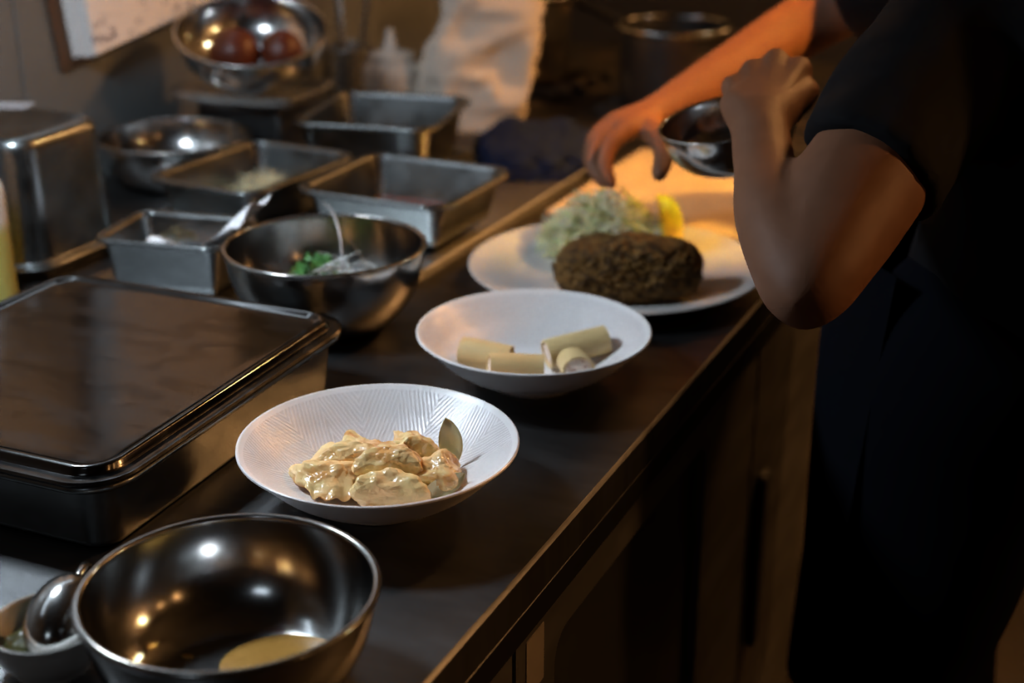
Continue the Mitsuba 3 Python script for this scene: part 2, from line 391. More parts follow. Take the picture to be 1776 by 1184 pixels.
# ------------------------------------------------------------------ steel pans
def pan(key, c, size, z0, z1, rz, text, cat='food pan', mat='mat_pan', r=0.03, flange=0.013, taper=0.012, group=None, fillet=0.018):
    """A gastronorm pan: c = centre, size = outer flange size."""
    hx, hy = size[0] / 2, size[1] / 2
    f = flange
    t = 0.0009
    H = z1 - z0
    def loops(o):  # from flange lip to the bottom, offset o inwards
        out = []
        for k in range(5):   # rolled outer edge
            a = PI / 2 * (1 - k / 4)
        return out
    ins = [(hx - f, hy - f, r, z1), ]
    prof = []
    # lip: outer bottom -> over the roll -> flange -> wall -> fillet -> bottom (inside), then back on the outside
    R = 0.0035
    for a in np.linspace(-0.6 * PI, 0.5 * PI, 9):
        prof.append((R * math.cos(a) - R, z1 - R + R * math.sin(a)))
    top = prof + [(-f * 0.6, z1)]
    for a in np.linspace(0.1, PI / 2, 5):
        top.append((-f * 0.6 - 0.006 * math.sin(a), z1 - 0.006 * (1 - math.cos(a))))
    wx = -f * 0.6 - 0.006
    rb = min(fillet, H * 0.3)
    zb = z0 + t
    top.append((wx - taper, zb + rb))
    for a in np.linspace(0.2, PI / 2, 5):
        top.append((wx - taper - rb * (1 - math.cos(a)), zb + rb - rb * math.sin(a)))
    bot = [(wx - taper - rb, z0)]
    for a in np.linspace(PI / 2, 0.0, 6)[1:]:
        bot.append((wx - taper - (rb) * (1 - math.cos(a)) + t, z0 + rb - rb * math.sin(a)))
    bot += [(wx + t, z1 - 0.0065), (-f * 0.6, z1 - t - 0.0003), (-R * 1.4, z1 - t - 0.0004)]
    L = lambda seq: [(hx + o, hy + o, max(r + f + o, 0.004), z) for o, z in seq]
    inner, outer = loft(L(top), False, True), loft(L(bot), True, False)
    for m_ in (inner, outer):
        pass
    k1 = add(key + '__body', moved(cat_(inner, outer), (c[0], c[1], 0), rz), mat, 40)
    label(key, text, cat, group)


pan('deep_pan', (-0.848, 0.902), (0.350, 0.384), TOP, 0.913, 2, 'large steel pan under the flat lid at the left', r=0.03, flange=0.010, taper=0.005, fillet=0.008)
# the lid that lies on it: flat top, stepped edge
hx, hy, zl = 0.3525 / 2, 0.3865 / 2, 0.9135
pr = [(-0.016, zl - 0.0012), (-0.004, zl - 0.0008), (0.0, zl + 0.0002), (0.001, zl + 0.002), (-0.0005, zl + 0.0038), (-0.004, zl + 0.0042), (-0.011, zl + 0.0038), (-0.0125, zl + 0.0055),
      (-0.0135, zl + 0.009), (-0.015, zl + 0.0105), (-0.018, zl + 0.0108), (-0.021, zl + 0.0098), (-0.024, zl + 0.0075), (-0.028, zl + 0.0068), (-0.04, zl + 0.0066)]
lid = loft([(hx + o, hy + o, 0.043 + o, z) for o, z in pr], True, True)
add('pan_lid__cover', moved(lid, (-0.848, 0.902, 0), 2), 'mat_lid', 40)
label('pan_lid', 'flat polished steel lid with water stains on the large left pan', 'lid')

pan('shallow_pan', (-0.871, 1.545), (0.222, 0.208), 0.8588, 0.925, 0, 'square steel pan holding dark brown sauce, nearest the worktop edge', r=0.022)
add('brown_sauce', moved(loft([(0.076, 0.069, 0.020, 0.8602), (0.0795, 0.0725, 0.022, 0.8660), (0.0805, 0.0735, 0.022, 0.8745), (0.080, 0.073, 0.022, 0.875)]), (-0.873, 1.545, 0)), 'mat_brownsauce', 30)
label('brown_sauce', 'thin layer of dark brown sauce in the square pan', 'sauce')
pan('shallow_pan_001', (-1.079, 1.51), (0.183, 0.238), 0.8588, 0.928, -3.5, 'steel pan holding shredded white vegetable, left of the sauce pan', r=0.022)
pan('shallow_pan_002', (-1.040, 1.786), (0.220, 0.226), 0.8588, 0.95, 12, 'empty steel pan turned askew in front of the white bottle', r=0.022)
pan('prep_tray', (-1.012, 1.260), (0.160, 0.122), TOP, 0.92, 10, 'small deep steel tray with a paper napkin, beside the cilantro bowl', cat='tray', r=0.016, flange=0.006, taper=0.008)

# thin sheet tray that carries the shallow pans
def sheet_tray(key, x0, x1, y0, y1, z0, h, text, rz=0):
    hx, hy = (x1 - x0) / 2, (y1 - y0) / 2
    seq = [(-0.012, z0), (-0.004, z0), (-0.001, z0 + h * 0.8), (0.004, z0 + h - 0.001), (0.005, z0 + h), (0.004, z0 + h + 0.0012), (0.001, z0 + h + 0.001), (-0.002, z0 + h * 0.8), (-0.006, z0 + 0.0016), (-0.014, z0 + 0.0012)]
    add(key + '__body', moved(loft([(hx + o, hy + o, 0.02 + o, z) for o, z in seq]), ((x0 + x1) / 2, (y0 + y1) / 2, 0), rz), 'mat_satin', 40)
    label(key, text, 'tray')


sheet_tray('sheet_tray', -1.186, -0.762, 1.372, 1.91, TOP + 0.0005, 0.016, 'wide shallow steel sheet tray carrying the three steel pans')

# inverted deep pan behind the lid, with a label on its base
inv = [(0.0, 0.866), (0.0015, 0.868), (0.0, 0.8705), (-0.006, 0.872), (-0.009, 0.876), (-0.0155, 0.985), (-0.016, 1.004)]
for a in np.linspace(0.15, PI / 2, 7):
    inv.append((-0.016 - 0.016 * (1 - math.cos(a)), 1.004 + 0.016 * math.sin(a)))
ivx, ivy = -1.264, 1.266
add('inverted_pan__body', moved(loft([(0.108 + o, 0.094 + o, 0.05 + o, z) for o, z in [(-0.012, 0.866)] + inv]), (ivx, ivy, 0)), 'mat_pan', 40)
add('inverted_pan__sticker', moved(box(-0.026, 0.026, -0.018, 0.018, 0, 0.0006), (-1.312, 1.330, 1.0201), 20), 'mat_label', False)
label('inverted_pan', 'tall steel pan turned upside down with a white sticker on its base', 'food pan')
scene_key = 'upright_pan'
add('steel_block_pan__body', moved(loft([(0.092, 0.078, 0.04, TOP), (0.098, 0.084, 0.045, 0.862), (0.104, 0.090, 0.048, 0.8655)]), (ivx, ivy, 0)), 'mat_pan', 40)
label('steel_block_pan', 'low steel pan under the upside down tall pan', 'food pan')

# tray + dark box under the tilted bowl at the back
add('dark_container', box(-1.345, -1.192, 1.740, 1.86, TOP, 0.954, 0.006), 'mat_black', 40)
label('dark_container', 'dark box standing under the raised steel tray by the wall', 'box')
sheet_tray('raised_tray', -1.362, -1.155, 1.695, 1.845, 0.9545, 0.012, 'small steel tray raised at the back under the bowl of red balls', 6.9)


# ------------------------------------------------------------------ steel bowls
def bowl_profile(R, H, foot, t=0.001):
    n = 26
    s = np.linspace(0, 1, n)
    inner = [(0.0, t)] + [(foot + (R - foot) * math.sin(a * PI / 2) ** 0.9 if a > 0 else foot, t + (H - t) * (1 - math.cos(a * PI / 2)) ** 0.95) for a in s]
    inner = smooth_profile(inner, 46)
    outer = inner.copy()
    d = np.gradient(inner, axis=0)
    nrm = np.stack([d[:, 1], -d[:, 0]], 1) / np.linalg.norm(d, axis=1, keepdims=True)
    outer = inner + nrm * t
    outer[0, 0] = 0
    outer[:, 1] = np.maximum(outer[:, 1], 0)
    return inner, outer


def steel_bowl(key, R, H, foot, M, text, mat='mat_polished', rim=0.0028):
    inner, outer = bowl_profile(R, H, foot)
    body = lathe(np.vstack([outer, inner[::-1]]), 128)
    a = np.linspace(0, 2 * PI, 15)
    roll = lathe(np.c_[R + rim * 0.7 + rim * np.cos(a), H + rim * 0.3 + rim * np.sin(a)], 128)
    for nm, m_ in (('body', body), ('rolled_rim', roll)):
        m_.apply_transform(M)
        add(f'{key}__{nm}', m_, mat, 40)
    label(key, text, 'bowl')
    return inner


def place(x, y, z, rx=0, ry=0, rz=0):
    M = trimesh.transformations.euler_matrix(math.radians(rx), math.radians(ry), math.radians(rz), 'sxyz')
    M[:3, 3] = (x, y, z)
    return M


FG = (-0.499, 0.639)
fg_in = steel_bowl('mixing_bowl', 0.093, 0.070, 0.045, place(FG[0], FG[1], TOP), 'shiny steel mixing bowl with orange dressing left in it, at the front')
steel_bowl('mixing_bowl_001', 0.104, 0.089, 0.042, place(-0.792, 1.226, TOP), 'shiny steel mixing bowl holding green herbs and sliced onion')
steel_bowl('mixing_bowl_002', 0.106, 0.069, 0.05, place(-1.292, 1.620, TOP), 'empty shiny steel bowl by the wall behind the upside down pan')
c_ = np.array([-1.256, 1.770, 0.967])
steel_bowl('mixing_bowl_003', 0.108, 0.075, 0.04, place(c_[0] + 0.005, c_[1] + 0.0, c_[2] + 0.017, rx=19, rz=32), 'steel bowl of red balls tipped towards the camera on the raised tray')

# dressing left in the front bowl: a shallow puddle following the bowl's floor
def puddle(key, cx, cy, ax, ay, seed, thick, mat, base, rz=0.0, n=72, rings=14):
    w = np.arange(n) * 2 * PI / n
    rr = 1 + 0.10 * np.sin(2 * w + seed) + 0.06 * np.sin(3 * w + 2 * seed)
    v, f = [], []
    for k in range(rings + 1):
        s = k / rings
        px, py = ax * s * rr * np.cos(w), ay * s * rr * np.sin(w)
        c, s_ = math.cos(rz), math.sin(rz)
        X_, Y_ = cx + px * c - py * s_, cy + px * s_ + py * c
        Z_ = np.array([base(a, b) for a, b in zip(X_, Y_)])
        v.append(np.c_[X_, Y_, Z_ + thick * (1 - s ** 6) * (s < 1) + 0.00005])
    v = np.vstack(v)
    i = np.arange(n)
    for k in range(rings):
        a, b, c, d = k * n + i, k * n + (i + 1) % n, (k + 1) * n + (i + 1) % n, (k + 1) * n + i
        f += [np.stack([a, d, c], 1), np.stack([a, c, b], 1)]
    m_ = trimesh.Trimesh(v, np.vstack(f), process=False)
    return add(key, m_, mat, True)


def fg_base(x_, y_):
    r_ = math.hypot(x_ - FG[0], y_ - FG[1])
    return TOP + float(np.interp(r_, fg_in[:, 0], fg_in[:, 1]))


puddle('orange_dressing', FG[0] + 0.012, FG[1] + 0.030, 0.036, 0.030, 1.0, 0.0016, 'mat_sauce', fg_base, 0.3)
label('orange_dressing', 'pale orange dressing left at the bottom of the front steel bowl', 'sauce')
puddle('dressing_drop', FG[0] - 0.046, FG[1] + 0.008, 0.0045, 0.003, 2.0, 0.0012, 'mat_sauce', fg_base, 0.2, 24, 5)
label('dressing_drop', 'single small orange drop beside the dressing in the front bowl', 'sauce')


# ------------------------------------------------------------------ patterned ceramic bowls
def ceramic(key, at, mat, text):
    R, H = 0.1135, 0.055
    inner = smooth_profile([(0, 0.011), (0.03, 0.0112), (0.055, 0.0165), (0.082, 0.031), (0.101, 0.046), (R - 0.0016, H - 0.0005)], 60)
    rim = [(R - 0.001, H), (R, H + 0.0002), (R + 0.001, H - 0.0004), (R + 0.0012, H - 0.0016)]
    outer = smooth_profile([(R + 0.0012, H - 0.0018), (0.1045, 0.0435), (0.086, 0.026), (0.060, 0.0105), (0.046, 0.0058)], 40)
    foot = [(0.0450, 0.0050), (0.0440, 0.0), (0.0405, 0.0), (0.0395, 0.0045), (0.02, 0.005), (0.0, 0.005)]
    body = lathe(np.vstack([[(0, 0.005), (0.02, 0.005), (0.0395, 0.0048), (0.046, 0.0055)], outer[::-1], np.array(rim)[::-1], inner[-3:][::-1]]), 160)
    # the inside as a fine grid with the lines pressed into it
    nr, na = 120, 1080
    s_ = np.r_[0, np.cumsum(np.linalg.norm(np.diff(inner, axis=0), axis=1))]
    q_ = np.linspace(0.0, s_[-1], nr)
    r_, z_ = np.interp(q_, s_, inner[:, 0]), np.interp(q_, s_, inner[:, 1])
    th = np.arange(na) * 2 * PI / na
    X_, Y_ = r_[:, None] * np.cos(th), r_[:, None] * np.sin(th)
    k = np.floor(th / (2 * PI / NSEC) + 0.5)
    a = k * (2 * PI / NSEC) + np.where(k % 2 > 0.5, 0.42, -0.42)
    w = -X_ * np.sin(a) + Y_ * np.cos(a)
    sm = lambda lo, hi, t: np.clip((t - lo) / (hi - lo), 0, 1)
    on = (sm(0.045, 0.06, r_) * (1 - sm(0.108, 0.111, r_)))[:, None]
    Z_ = z_[:, None] - 0.00030 * on * np.sqrt(0.5 - 0.5 * np.cos(w * 2 * PI / PITCH_R))
    gv = np.stack([X_, Y_, Z_], -1).reshape(-1, 3)
    idx = np.arange(nr * na).reshape(nr, na)
    j = np.roll(np.arange(na), -1)
    qd = np.stack([idx[:-1], idx[1:], idx[1:][:, j], idx[:-1][:, j]], -1).reshape(-1, 4)
    inside = trimesh.Trimesh(gv, np.vstack([qd[:, [0, 1, 2]], qd[:, [0, 2, 3]]]), process=False)
    add(key + '__lined_inside', moved(inside, (at[0], at[1], TOP)), mat, True)
    label(key + '__lined_inside', 'inside with fine pressed lines')
    mat = 'mat_glaze_plain'
    ft = lathe([(0.0395, 0.0052), (0.0400, 0.0006), (0.0406, 0.0), (0.0438, 0.0), (0.0446, 0.0006), (0.0455, 0.0060), (0.0395, 0.0052)], 96)
    for nm, m_ in (('body', body), ('foot_ring', ft)):
        add(f'{key}__{nm}', moved(m_, (at[0], at[1], TOP)), mat, 40)
    label(key, text, 'bowl')
    return inner


cin = ceramic('ceramic_bowl', B1, 'mat_glaze_a', 'white ceramic bowl with fine line relief holding dumplings')
ceramic('ceramic_bowl_001', B2, 'mat_glaze_b', 'white ceramic bowl with fine line relief holding stuffed pasta tubes')


def cbase(x_, y_, B):
    return TOP + float(np.interp(math.hypot(x_ - B[0], y_ - B[1]), cin[:, 0], cin[:, 1]))


# ------------------------------------------------------------------ dumplings
ico5 = trimesh.creation.icosphere(5, 1.0)


def dumpling(L, W, H, seed, frill=0.18, bend=0.5):
    """A boiled crescent dumpling: a lumpy pouch thinning into a pleated frill along its outer curve."""
    p = np.array(ico5.vertices)
    x_, y_, z_ = p.T
    s = np.clip((y_ + 0.15) / 1.15, 0, 1)
    ph = seed * 1.7
    thin = 1 - 0.86 * s ** 0.8
    ys_ = np.where(y_ > 0, y_ * (1 + frill), y_)
    wave = s ** 1.6 * (0.13 * np.sin(9.0 * x_ + ph) + 0.10 * np.sin(17 * x_ + 2 * ph))
    zz = z_ * thin + wave + 0.05 * s
    q = np.c_[x_ * L / 2, ys_ * W / 2 + 0.10 * W * s * 0.5 * np.sin(13 * x_ + ph), zz * H / 2]
    q[:, 1] -= bend * (q[:, 0] ** 2) / (L / 2)
    n_ = q / (np.linalg.norm(q, axis=1, keepdims=True) + 1e-9)
    lump = meshkit.fbm(q * 62 + seed * 5, 2, seed) - 0.5
    fine = meshkit.fbm(q * 170 + seed * 9, 3, seed + 3) - 0.5
    q = q + n_ * (lump * 0.0105 + fine * 0.0046)[:, None]
    return trimesh.Trimesh(q, ico5.faces, process=False)


# (dx, dy from the bowl's centre, height over its floor, length, width, height, rz, rx, ry, label)
dumps = [
    (-0.034, 0.012, 0.022, 0.080, 0.046, 0.034, 28, 12, -6, 'long pale dumpling at the back left of the pile'),
    (0.006, 0.040, 0.024, 0.050, 0.036, 0.034, 60, 18, 10, 'round pleated dumpling at the back of the pile'),
    (0.043, 0.012, 0.022, 0.050, 0.042, 0.036, 110, 8, 14, 'plump dumpling at the right end of the pile'),
    (0.026, -0.022, 0.021, 0.066, 0.040, 0.034, 20, -8, 4, 'broad dumpling at the front middle of the pile'),
    (-0.028, -0.034, 0.019, 0.062, 0.040, 0.030, -150, -6, -4, 'dumpling with a ruffled edge at the front left of the pile'),
    (0.010, 0.000, 0.034, 0.058, 0.038, 0.030, 25, 6, 0, 'dumpling lying on top in the middle of the pile'),
]
for k, (dx, dy, h, L, W, H, rz, rx, ry, text) in enumerate(dumps):
    key = 'dumpling' if k == 0 else f'dumpling_{k:03d}'
    add(key, moved(dumpling(L, W, H, k + 1), (B1[0] + dx, B1[1] + dy, TOP + 0.006 + h), rz, rx, ry), 'mat_dough', True)
    label(key, text, 'dumpling', 'dumplings in the ceramic bowl')


def leaf(pts, width, seed, thick=0.0011):
    """A curved leaf piece: pts = midrib, tapering to both ends."""
    c = spline(pts, 16)
    t = np.gradient(c, axis=0)
    t /= np.linalg.norm(t, axis=1, keepdims=True)
    side = np.cross(t, [0.35, -0.85, 0.4])
    side /= np.linalg.norm(side, axis=1, keepdims=True)
    nn = np.cross(side, t)
    u = np.linspace(0, 1, 16)
    w = width / 2 * np.sin(PI * (0.12 + 0.88 * u)) ** 0.7
    rows = []
    for j, a in enumerate(np.linspace(-1, 1, 9)):
        rows.append(c + side * (a * w)[:, None] + nn * (0.22 * w * (a * a) + 0.0008 * np.sin(9 * u + seed + 3 * a))[:, None])
    g = np.stack(rows, 1)
    top, bot = g + nn[:, None] * thick / 2, g - nn[:, None] * thick / 2
    ny, nx = 16, 9
    idx = np.arange(ny * nx).reshape(ny, nx)
    qd = np.stack([idx[:-1, :-1], idx[:-1, 1:], idx[1:, 1:], idx[1:, :-1]], -1).reshape(-1, 4)
    N = ny * nx
    rim_ = np.r_[idx[0, :-1], idx[:-1, -1], idx[-1, :0:-1], idx[:0:-1, 0]]
    rq = np.stack([rim_, rim_ + N, np.roll(rim_, -1) + N, np.roll(rim_, -1)], 1)
    F_ = np.vstack([qd, qd[:, ::-1] + N, rq])
    v = np.vstack([top.reshape(-1, 3), bot.reshape(-1, 3)])
    return trimesh.Trimesh(v, np.vstack([F_[:, [0, 1, 2]], F_[:, [0, 2, 3]]]), process=False)


bx, by = B1
add('cabbage_leaf', leaf([(bx + 0.046, by + 0.040, TOP + 0.026), (bx + 0.043, by + 0.044, TOP + 0.044), (bx + 0.037, by + 0.047, TOP + 0.062)], 0.020, 1), 'mat_leaf', True)
label('cabbage_leaf', 'pointed pale green leaf standing up behind the right dumpling', 'leaf')
add('cabbage_leaf_001', leaf([(bx + 0.050, by - 0.022, TOP + 0.020), (bx + 0.066, by + 0.000, TOP + 0.030), (bx + 0.072, by + 0.012, TOP + 0.034)], 0.018, 2), 'mat_leaf', True)
label('cabbage_leaf_001', 'pale green leaf slice lying at the right front of the dumplings', 'leaf')


# ------------------------------------------------------------------ stuffed pasta tubes
def paccheri(key, a, b, ra, text, fill=True):
    a, b = np.array(a, float), np.array(b, float)
    L = np.linalg.norm(b - a)
    t = 0.0017
    s = np.linspace(0, 1, 9)
    out = [(ra * (1 + 0.02 * math.sin(5 * q)), L * q) for q in s]
    inn = [(ra - t, L * q) for q in s[::-1]]
    m_ = lathe(out + inn + [out[0]], 48)
    m_.vertices[:, 0] *= 1.05
    m_.vertices[:, 1] *= 0.95
    z_ = (b - a) / L
    x_ = np.cross([0, 0, 1.0], z_)
    x_ /= np.linalg.norm(x_)
    M = np.eye(4)
    M[:3, 0], M[:3, 1], M[:3, 2], M[:3, 3] = x_, np.cross(z_, x_), z_, a
    m_.apply_transform(M)
    add(key + '__tube', m_, 'mat_pasta', 40)
    if fill:
        r0 = ra - t - 0.0001
        g = lathe(smooth_profile([(0, 0.0015), (r0 * 0.6, 0.001), (r0 * 0.99, 0.003)], 12).tolist() + [(r0, L * 0.5)] + smooth_profile([(r0 * 0.99, L - 0.004), (r0 * 0.6, L - 0.0025), (0, L - 0.003)], 12).tolist(), 32)
        v = np.array(g.vertices)
        e = (v[:, 2] < 0.004) | (v[:, 2] > L - 0.005)
        v[e, 2] += 0.0022 * (meshkit.noise(v[e] * 420, 3) - 0.5)
        v[:, 0] *= 1.05
        v[:, 1] *= 0.95
        g = trimesh.Trimesh(v, g.faces, process=False)
        g.apply_transform(M)
        add(key + '__filling', g, 'mat_filling', 40)
        label(key + '__filling', 'pinkish white minced filling')
    label(key, text, 'pasta', 'stuffed pasta tubes in the ceramic bowl')


px, py = B2
paccheri('pasta_tube', (px - 0.062, py - 0.033, TOP + 0.0335), (px - 0.013, py - 0.026, TOP + 0.0300), 0.0142, 'pasta tube lying at the left of the bowl')
paccheri('pasta_tube_001', (px + 0.012, py + 0.004, TOP + 0.0285), (px + 0.058, py + 0.046, TOP + 0.0370), 0.0148, 'pasta tube slanting up at the right of the bowl')
paccheri('pasta_tube_002', (px - 0.020, py - 0.060, TOP + 0.0345), (px + 0.023, py - 0.032, TOP + 0.0300), 0.0136, 'pasta tube at the front with white filling showing at its left end')
paccheri('pasta_tube_003', (px + 0.064, py - 0.038, TOP + 0.0360), (px + 0.042, py - 0.002, TOP + 0.0290), 0.0150, 'pasta tube at the front right with its open end towards the camera')

# ------------------------------------------------------------------ plate with croquette, shredded cabbage and lemon
PC = (-0.557, 1.482)
R, H = 0.171, 0.026
pin = smooth_profile([(0, 0.0085), (0.09, 0.0085), (0.115, 0.0105), (0.145, 0.0185), (R - 0.002, H - 0.0008)], 60)
pout = smooth_profile([(R + 0.0012, H - 0.0022), (0.146, 0.0145), (0.112, 0.0052), (0.1, 0.004)], 40)
plate = lathe(np.vstack([[(0, 0.004), (0.095, 0.004)], pout[::-1], [(R + 0.0014, H - 0.001), (R + 0.0004, H), (R - 0.0008, H + 0.0001)], pin[::-1]]), 160)
add('dinner_plate__body', moved(plate, (PC[0], PC[1], TOP)), 'mat_plate', 40)
ft = lathe([(0.088, 0.0045), (0.089, 0.0), (0.095, 0.0), (0.096, 0.0045), (0.088, 0.0045)], 96)
add('dinner_plate__foot_ring', moved(ft, (PC[0], PC[1], TOP)), 'mat_plate', 40)
label('dinner_plate', 'wide white plate with a croquette, shredded cabbage and lemon', 'plate')

ico6 = trimesh.creation.icosphere(6, 1.0)
p = np.array(ico6.vertices)
q = np.sign(p) * np.abs(p) ** np.array([0.80, 0.9, 0.9])
q = q / np.maximum(np.linalg.norm(q, axis=1, keepdims=True), 1e-9) * (np.abs(p) ** 2.6).sum(1, keepdims=True) ** (-1 / 2.6)
q = q * [0.083, 0.040, 0.037]
nn = p / np.linalg.norm(p * [1, 1, 1], axis=1, keepdims=True)
q = q + nn * (0.010 * (meshkit.fbm(q * 60, 3, 4) - 0.5) + 0.006 * (meshkit.fbm(q * 260, 3, 9) - 0.5) + 0.0022 * (meshkit.noise(q * 620, 2) - 0.5))[:, None]
q[:, 2] = np.maximum(q[:, 2], -0.034)
CQ = (-0.518, 1.420)
add('croquette', moved(trimesh.Trimesh(q, ico6.faces, process=False), (CQ[0], CQ[1], TOP + 0.0430), 24), 'mat_crumb', True)
label('croquette', 'large brown breaded croquette on the wide plate', 'croquette')


def shreds(key, c, rad, H, n, seed, cols, base, length=(0.02, 0.05), width=0.0022, text=None, cat=None):
    """Loose heap of thin curled strips: one heap, nobody could count them."""
    rng = np.random.default_rng(seed)
    V, F_, Cc, at = [], [], [], 0
    for k in range(n):
        L = rng.uniform(*length)
        while True:
            a, b = rng.uniform(-1, 1, 2)
            if a * a + b * b < 1:
                break
        hmax = H * (1 - (a * a + b * b)) ** 0.75
        z0 = rng.uniform(0.0, 1.0) ** 0.7 * hmax
        th, cu, el = rng.uniform(0, 2 * PI), rng.normal(0, 28), rng.normal(0, 0.45)
        m = 7
        s = np.linspace(-0.5, 0.5, m) * L
        ang = th + cu * s
        d = np.c_[np.cos(ang) * math.cos(el), np.sin(ang) * math.cos(el), np.full(m, math.sin(el)) - 14 * s * rng.uniform(0, 1)]
        path = np.cumsum(d * (L / m), axis=0)
        path -= path.mean(0)
        ctr = np.array([c[0] + a * rad[0], c[1] + b * rad[1], base + 0.003 + z0])
        path = path + ctr
        path[:, 2] = np.maximum(path[:, 2], base + 0.001)
        side = np.cross(d, rng.normal(0, 1, 3))
        side /= np.linalg.norm(side, axis=1, keepdims=True) + 1e-9
        w = width * rng.uniform(0.6, 1.4) * np.sin(np.linspace(0.25, PI - 0.25, m)) / 2
        nrm = np.cross(side, d)
        nrm /= np.linalg.norm(nrm, axis=1, keepdims=True) + 1e-9
        ring = np.stack([path + side * w[:, None], path + nrm * 0.0004, path - side * w[:, None], path - nrm * 0.0004], 1)
        i = np.arange(4)
        f = []
        for r_ in range(m - 1):
            A, B, C2, D2 = r_ * 4 + i, r_ * 4 + (i + 1) % 4, (r_ + 1) * 4 + (i + 1) % 4, (r_ + 1) * 4 + i
            f += [np.stack([A, B, C2], 1), np.stack([A, C2, D2], 1)]
        V.append(ring.reshape(-1, 3))
        F_.append(np.vstack(f) + at)
        at += m * 4
        col = np.array(cols[rng.integers(len(cols))]) * rng.uniform(0.85, 1.1)
        Cc.append(np.tile(np.clip(col, 0, 1), (m * 4, 1)))
    m_ = trimesh.Trimesh(np.vstack(V), np.vstack(F_), process=False)
    add(key, m_, 'mat_shred', True, color=np.vstack(Cc))
    label(key, text, cat, None, 'stuff')


shreds('shredded_cabbage', (-0.598, 1.556), (0.084, 0.060), 0.074, 1400, 5, [(0.86, 0.82, 0.54), (0.78, 0.78, 0.46), (0.90, 0.86, 0.70), (0.50, 0.58, 0.26), (0.84, 0.76, 0.42)], TOP + 0.010, width=0.0032,
       text='heap of finely shredded pale green cabbage on the wide plate', cat='cabbage')


# lemon wedge: rind (outer skin) and flesh
def lemon_wedge():
    n, m = 25, 17
    A, L = math.radians(95), 0.042
    Rm = 0.031
    lon = np.linspace(-A / 2, A / 2, m)
    u = np.linspace(-PI / 2, PI / 2, n)
    g = np.array([[(L * math.sin(t), Rm * math.cos(t) ** 0.8 * math.cos(a), Rm * math.cos(t) ** 0.8 * math.sin(a)) for a in lon] for t in u])
    gi = g * 0.90
    idx = np.arange(n * m).reshape(n, m)
    qd = np.stack([idx[:-1, :-1], idx[1:, :-1], idx[1:, 1:], idx[:-1, 1:]], -1).reshape(-1, 4)
    N = n * m
    rr = np.r_[idx[0, :-1], idx[:-1, -1], idx[-1, :0:-1], idx[:0:-1, 0]]
    rq = np.stack([rr, rr + N, np.roll(rr, -1) + N, np.roll(rr, -1)], 1)
    tri = lambda F: np.vstack([F[:, [0, 1, 2]], F[:, [0, 2, 3]]])
    rind = trimesh.Trimesh(np.vstack([g.reshape(-1, 3), gi.reshape(-1, 3)]), tri(np.vstack([qd, qd[:, ::-1] + N, rq])), process=False)
    ax = np.array([[0.90 * L * math.sin(t), 0.0015, 0] for t in u])
    v = np.vstack([(g * 0.899).reshape(-1, 3), ax])
    f = [tri(qd)]
    for k, flip in ((0, False), (m - 1, True)):
        e = np.array([[idx[i, k], idx[i + 1, k], N + i + 1, N + i] for i in range(n - 1)])
        f.append(tri(e[:, ::-1] if flip else e))
    flesh = trimesh.Trimesh(v, np.vstack(f), process=False)
    for q_ in (rind, flesh):
        trimesh.repair.fix_normals(q_)
    return rind, flesh


rind, flesh = lemon_wedge()
for nm, m_, mt in (('rind', rind, 'mat_rind'), ('flesh', flesh, 'mat_flesh')):
    add('lemon_wedge__' + nm, moved(m_, (-0.538, 1.572, TOP + 0.046), -100, 0, -80), mt, 40)
label('lemon_wedge', 'yellow lemon wedge leaning behind the croquette', 'lemon')

# ------------------------------------------------------------------ herbs and onion in the steel bowl
shreds('sliced_onion', (-0.778, 1.245), (0.046, 0.036), 0.050, 80, 11, [(0.62, 0.64, 0.62), (0.56, 0.60, 0.58)], TOP + 0.024, (0.05, 0.085), 0.0034,
       text='translucent white onion slivers in the herb bowl', cat='onion')
add('onion_sliver', tube(spline([(-0.836, 1.296, TOP + 0.112), (-0.822, 1.290, TOP + 0.106), (-0.804, 1.276, TOP + 0.082), (-0.793, 1.262, TOP + 0.052)], 14), np.r_[np.linspace(0.0006, 0.0014, 7), np.linspace(0.0014, 0.0007, 7)], 8), 'mat_napkin', True)
label('onion_sliver', 'long white onion sliver sticking up out of the herb bowl', 'onion')


def herb_heap(key, c, rad, H, n, seed, base):
    rng = np.random.default_rng(seed)
    V, F_, at = [], [], 0
    for k in range(n):
        a, r_ = rng.uniform(0, 2 * PI), math.sqrt(rng.uniform())
        ctr = np.array([c[0] + rad * r_ * math.cos(a), c[1] + rad * r_ * math.sin(a), base + H * (1 - r_ * r_) * rng.uniform(0.2, 1)])
        M = trimesh.transformations.random_rotation_matrix(rng.uniform(size=3))[:3, :3]
        w = np.linspace(0, 2 * PI, 13)[:-1]
        rr = rng.uniform(0.004, 0.008) * (1 + 0.35 * np.cos(3 * w))
        flat = np.c_[rr * np.cos(w), rr * np.sin(w), 0.0015 * np.sin(2 * w)]
        v = np.vstack([np.vstack([flat, [[0, 0, 0.001]]]) + [0, 0, 0.0003], np.vstack([flat, [[0, 0, 0.001]]]) - [0, 0, 0.0003]]) @ M.T + ctr
        i = np.arange(12)
        f = np.vstack([np.stack([i, (i + 1) % 12, i * 0 + 12], 1), np.stack([13 + (i + 1) % 12, 13 + i, i * 0 + 25], 1)])
        V.append(v)
        F_.append(f + at)
        at += 26
    add(key, trimesh.Trimesh(np.vstack(V), np.vstack(F_), process=False), 'mat_herb', False)


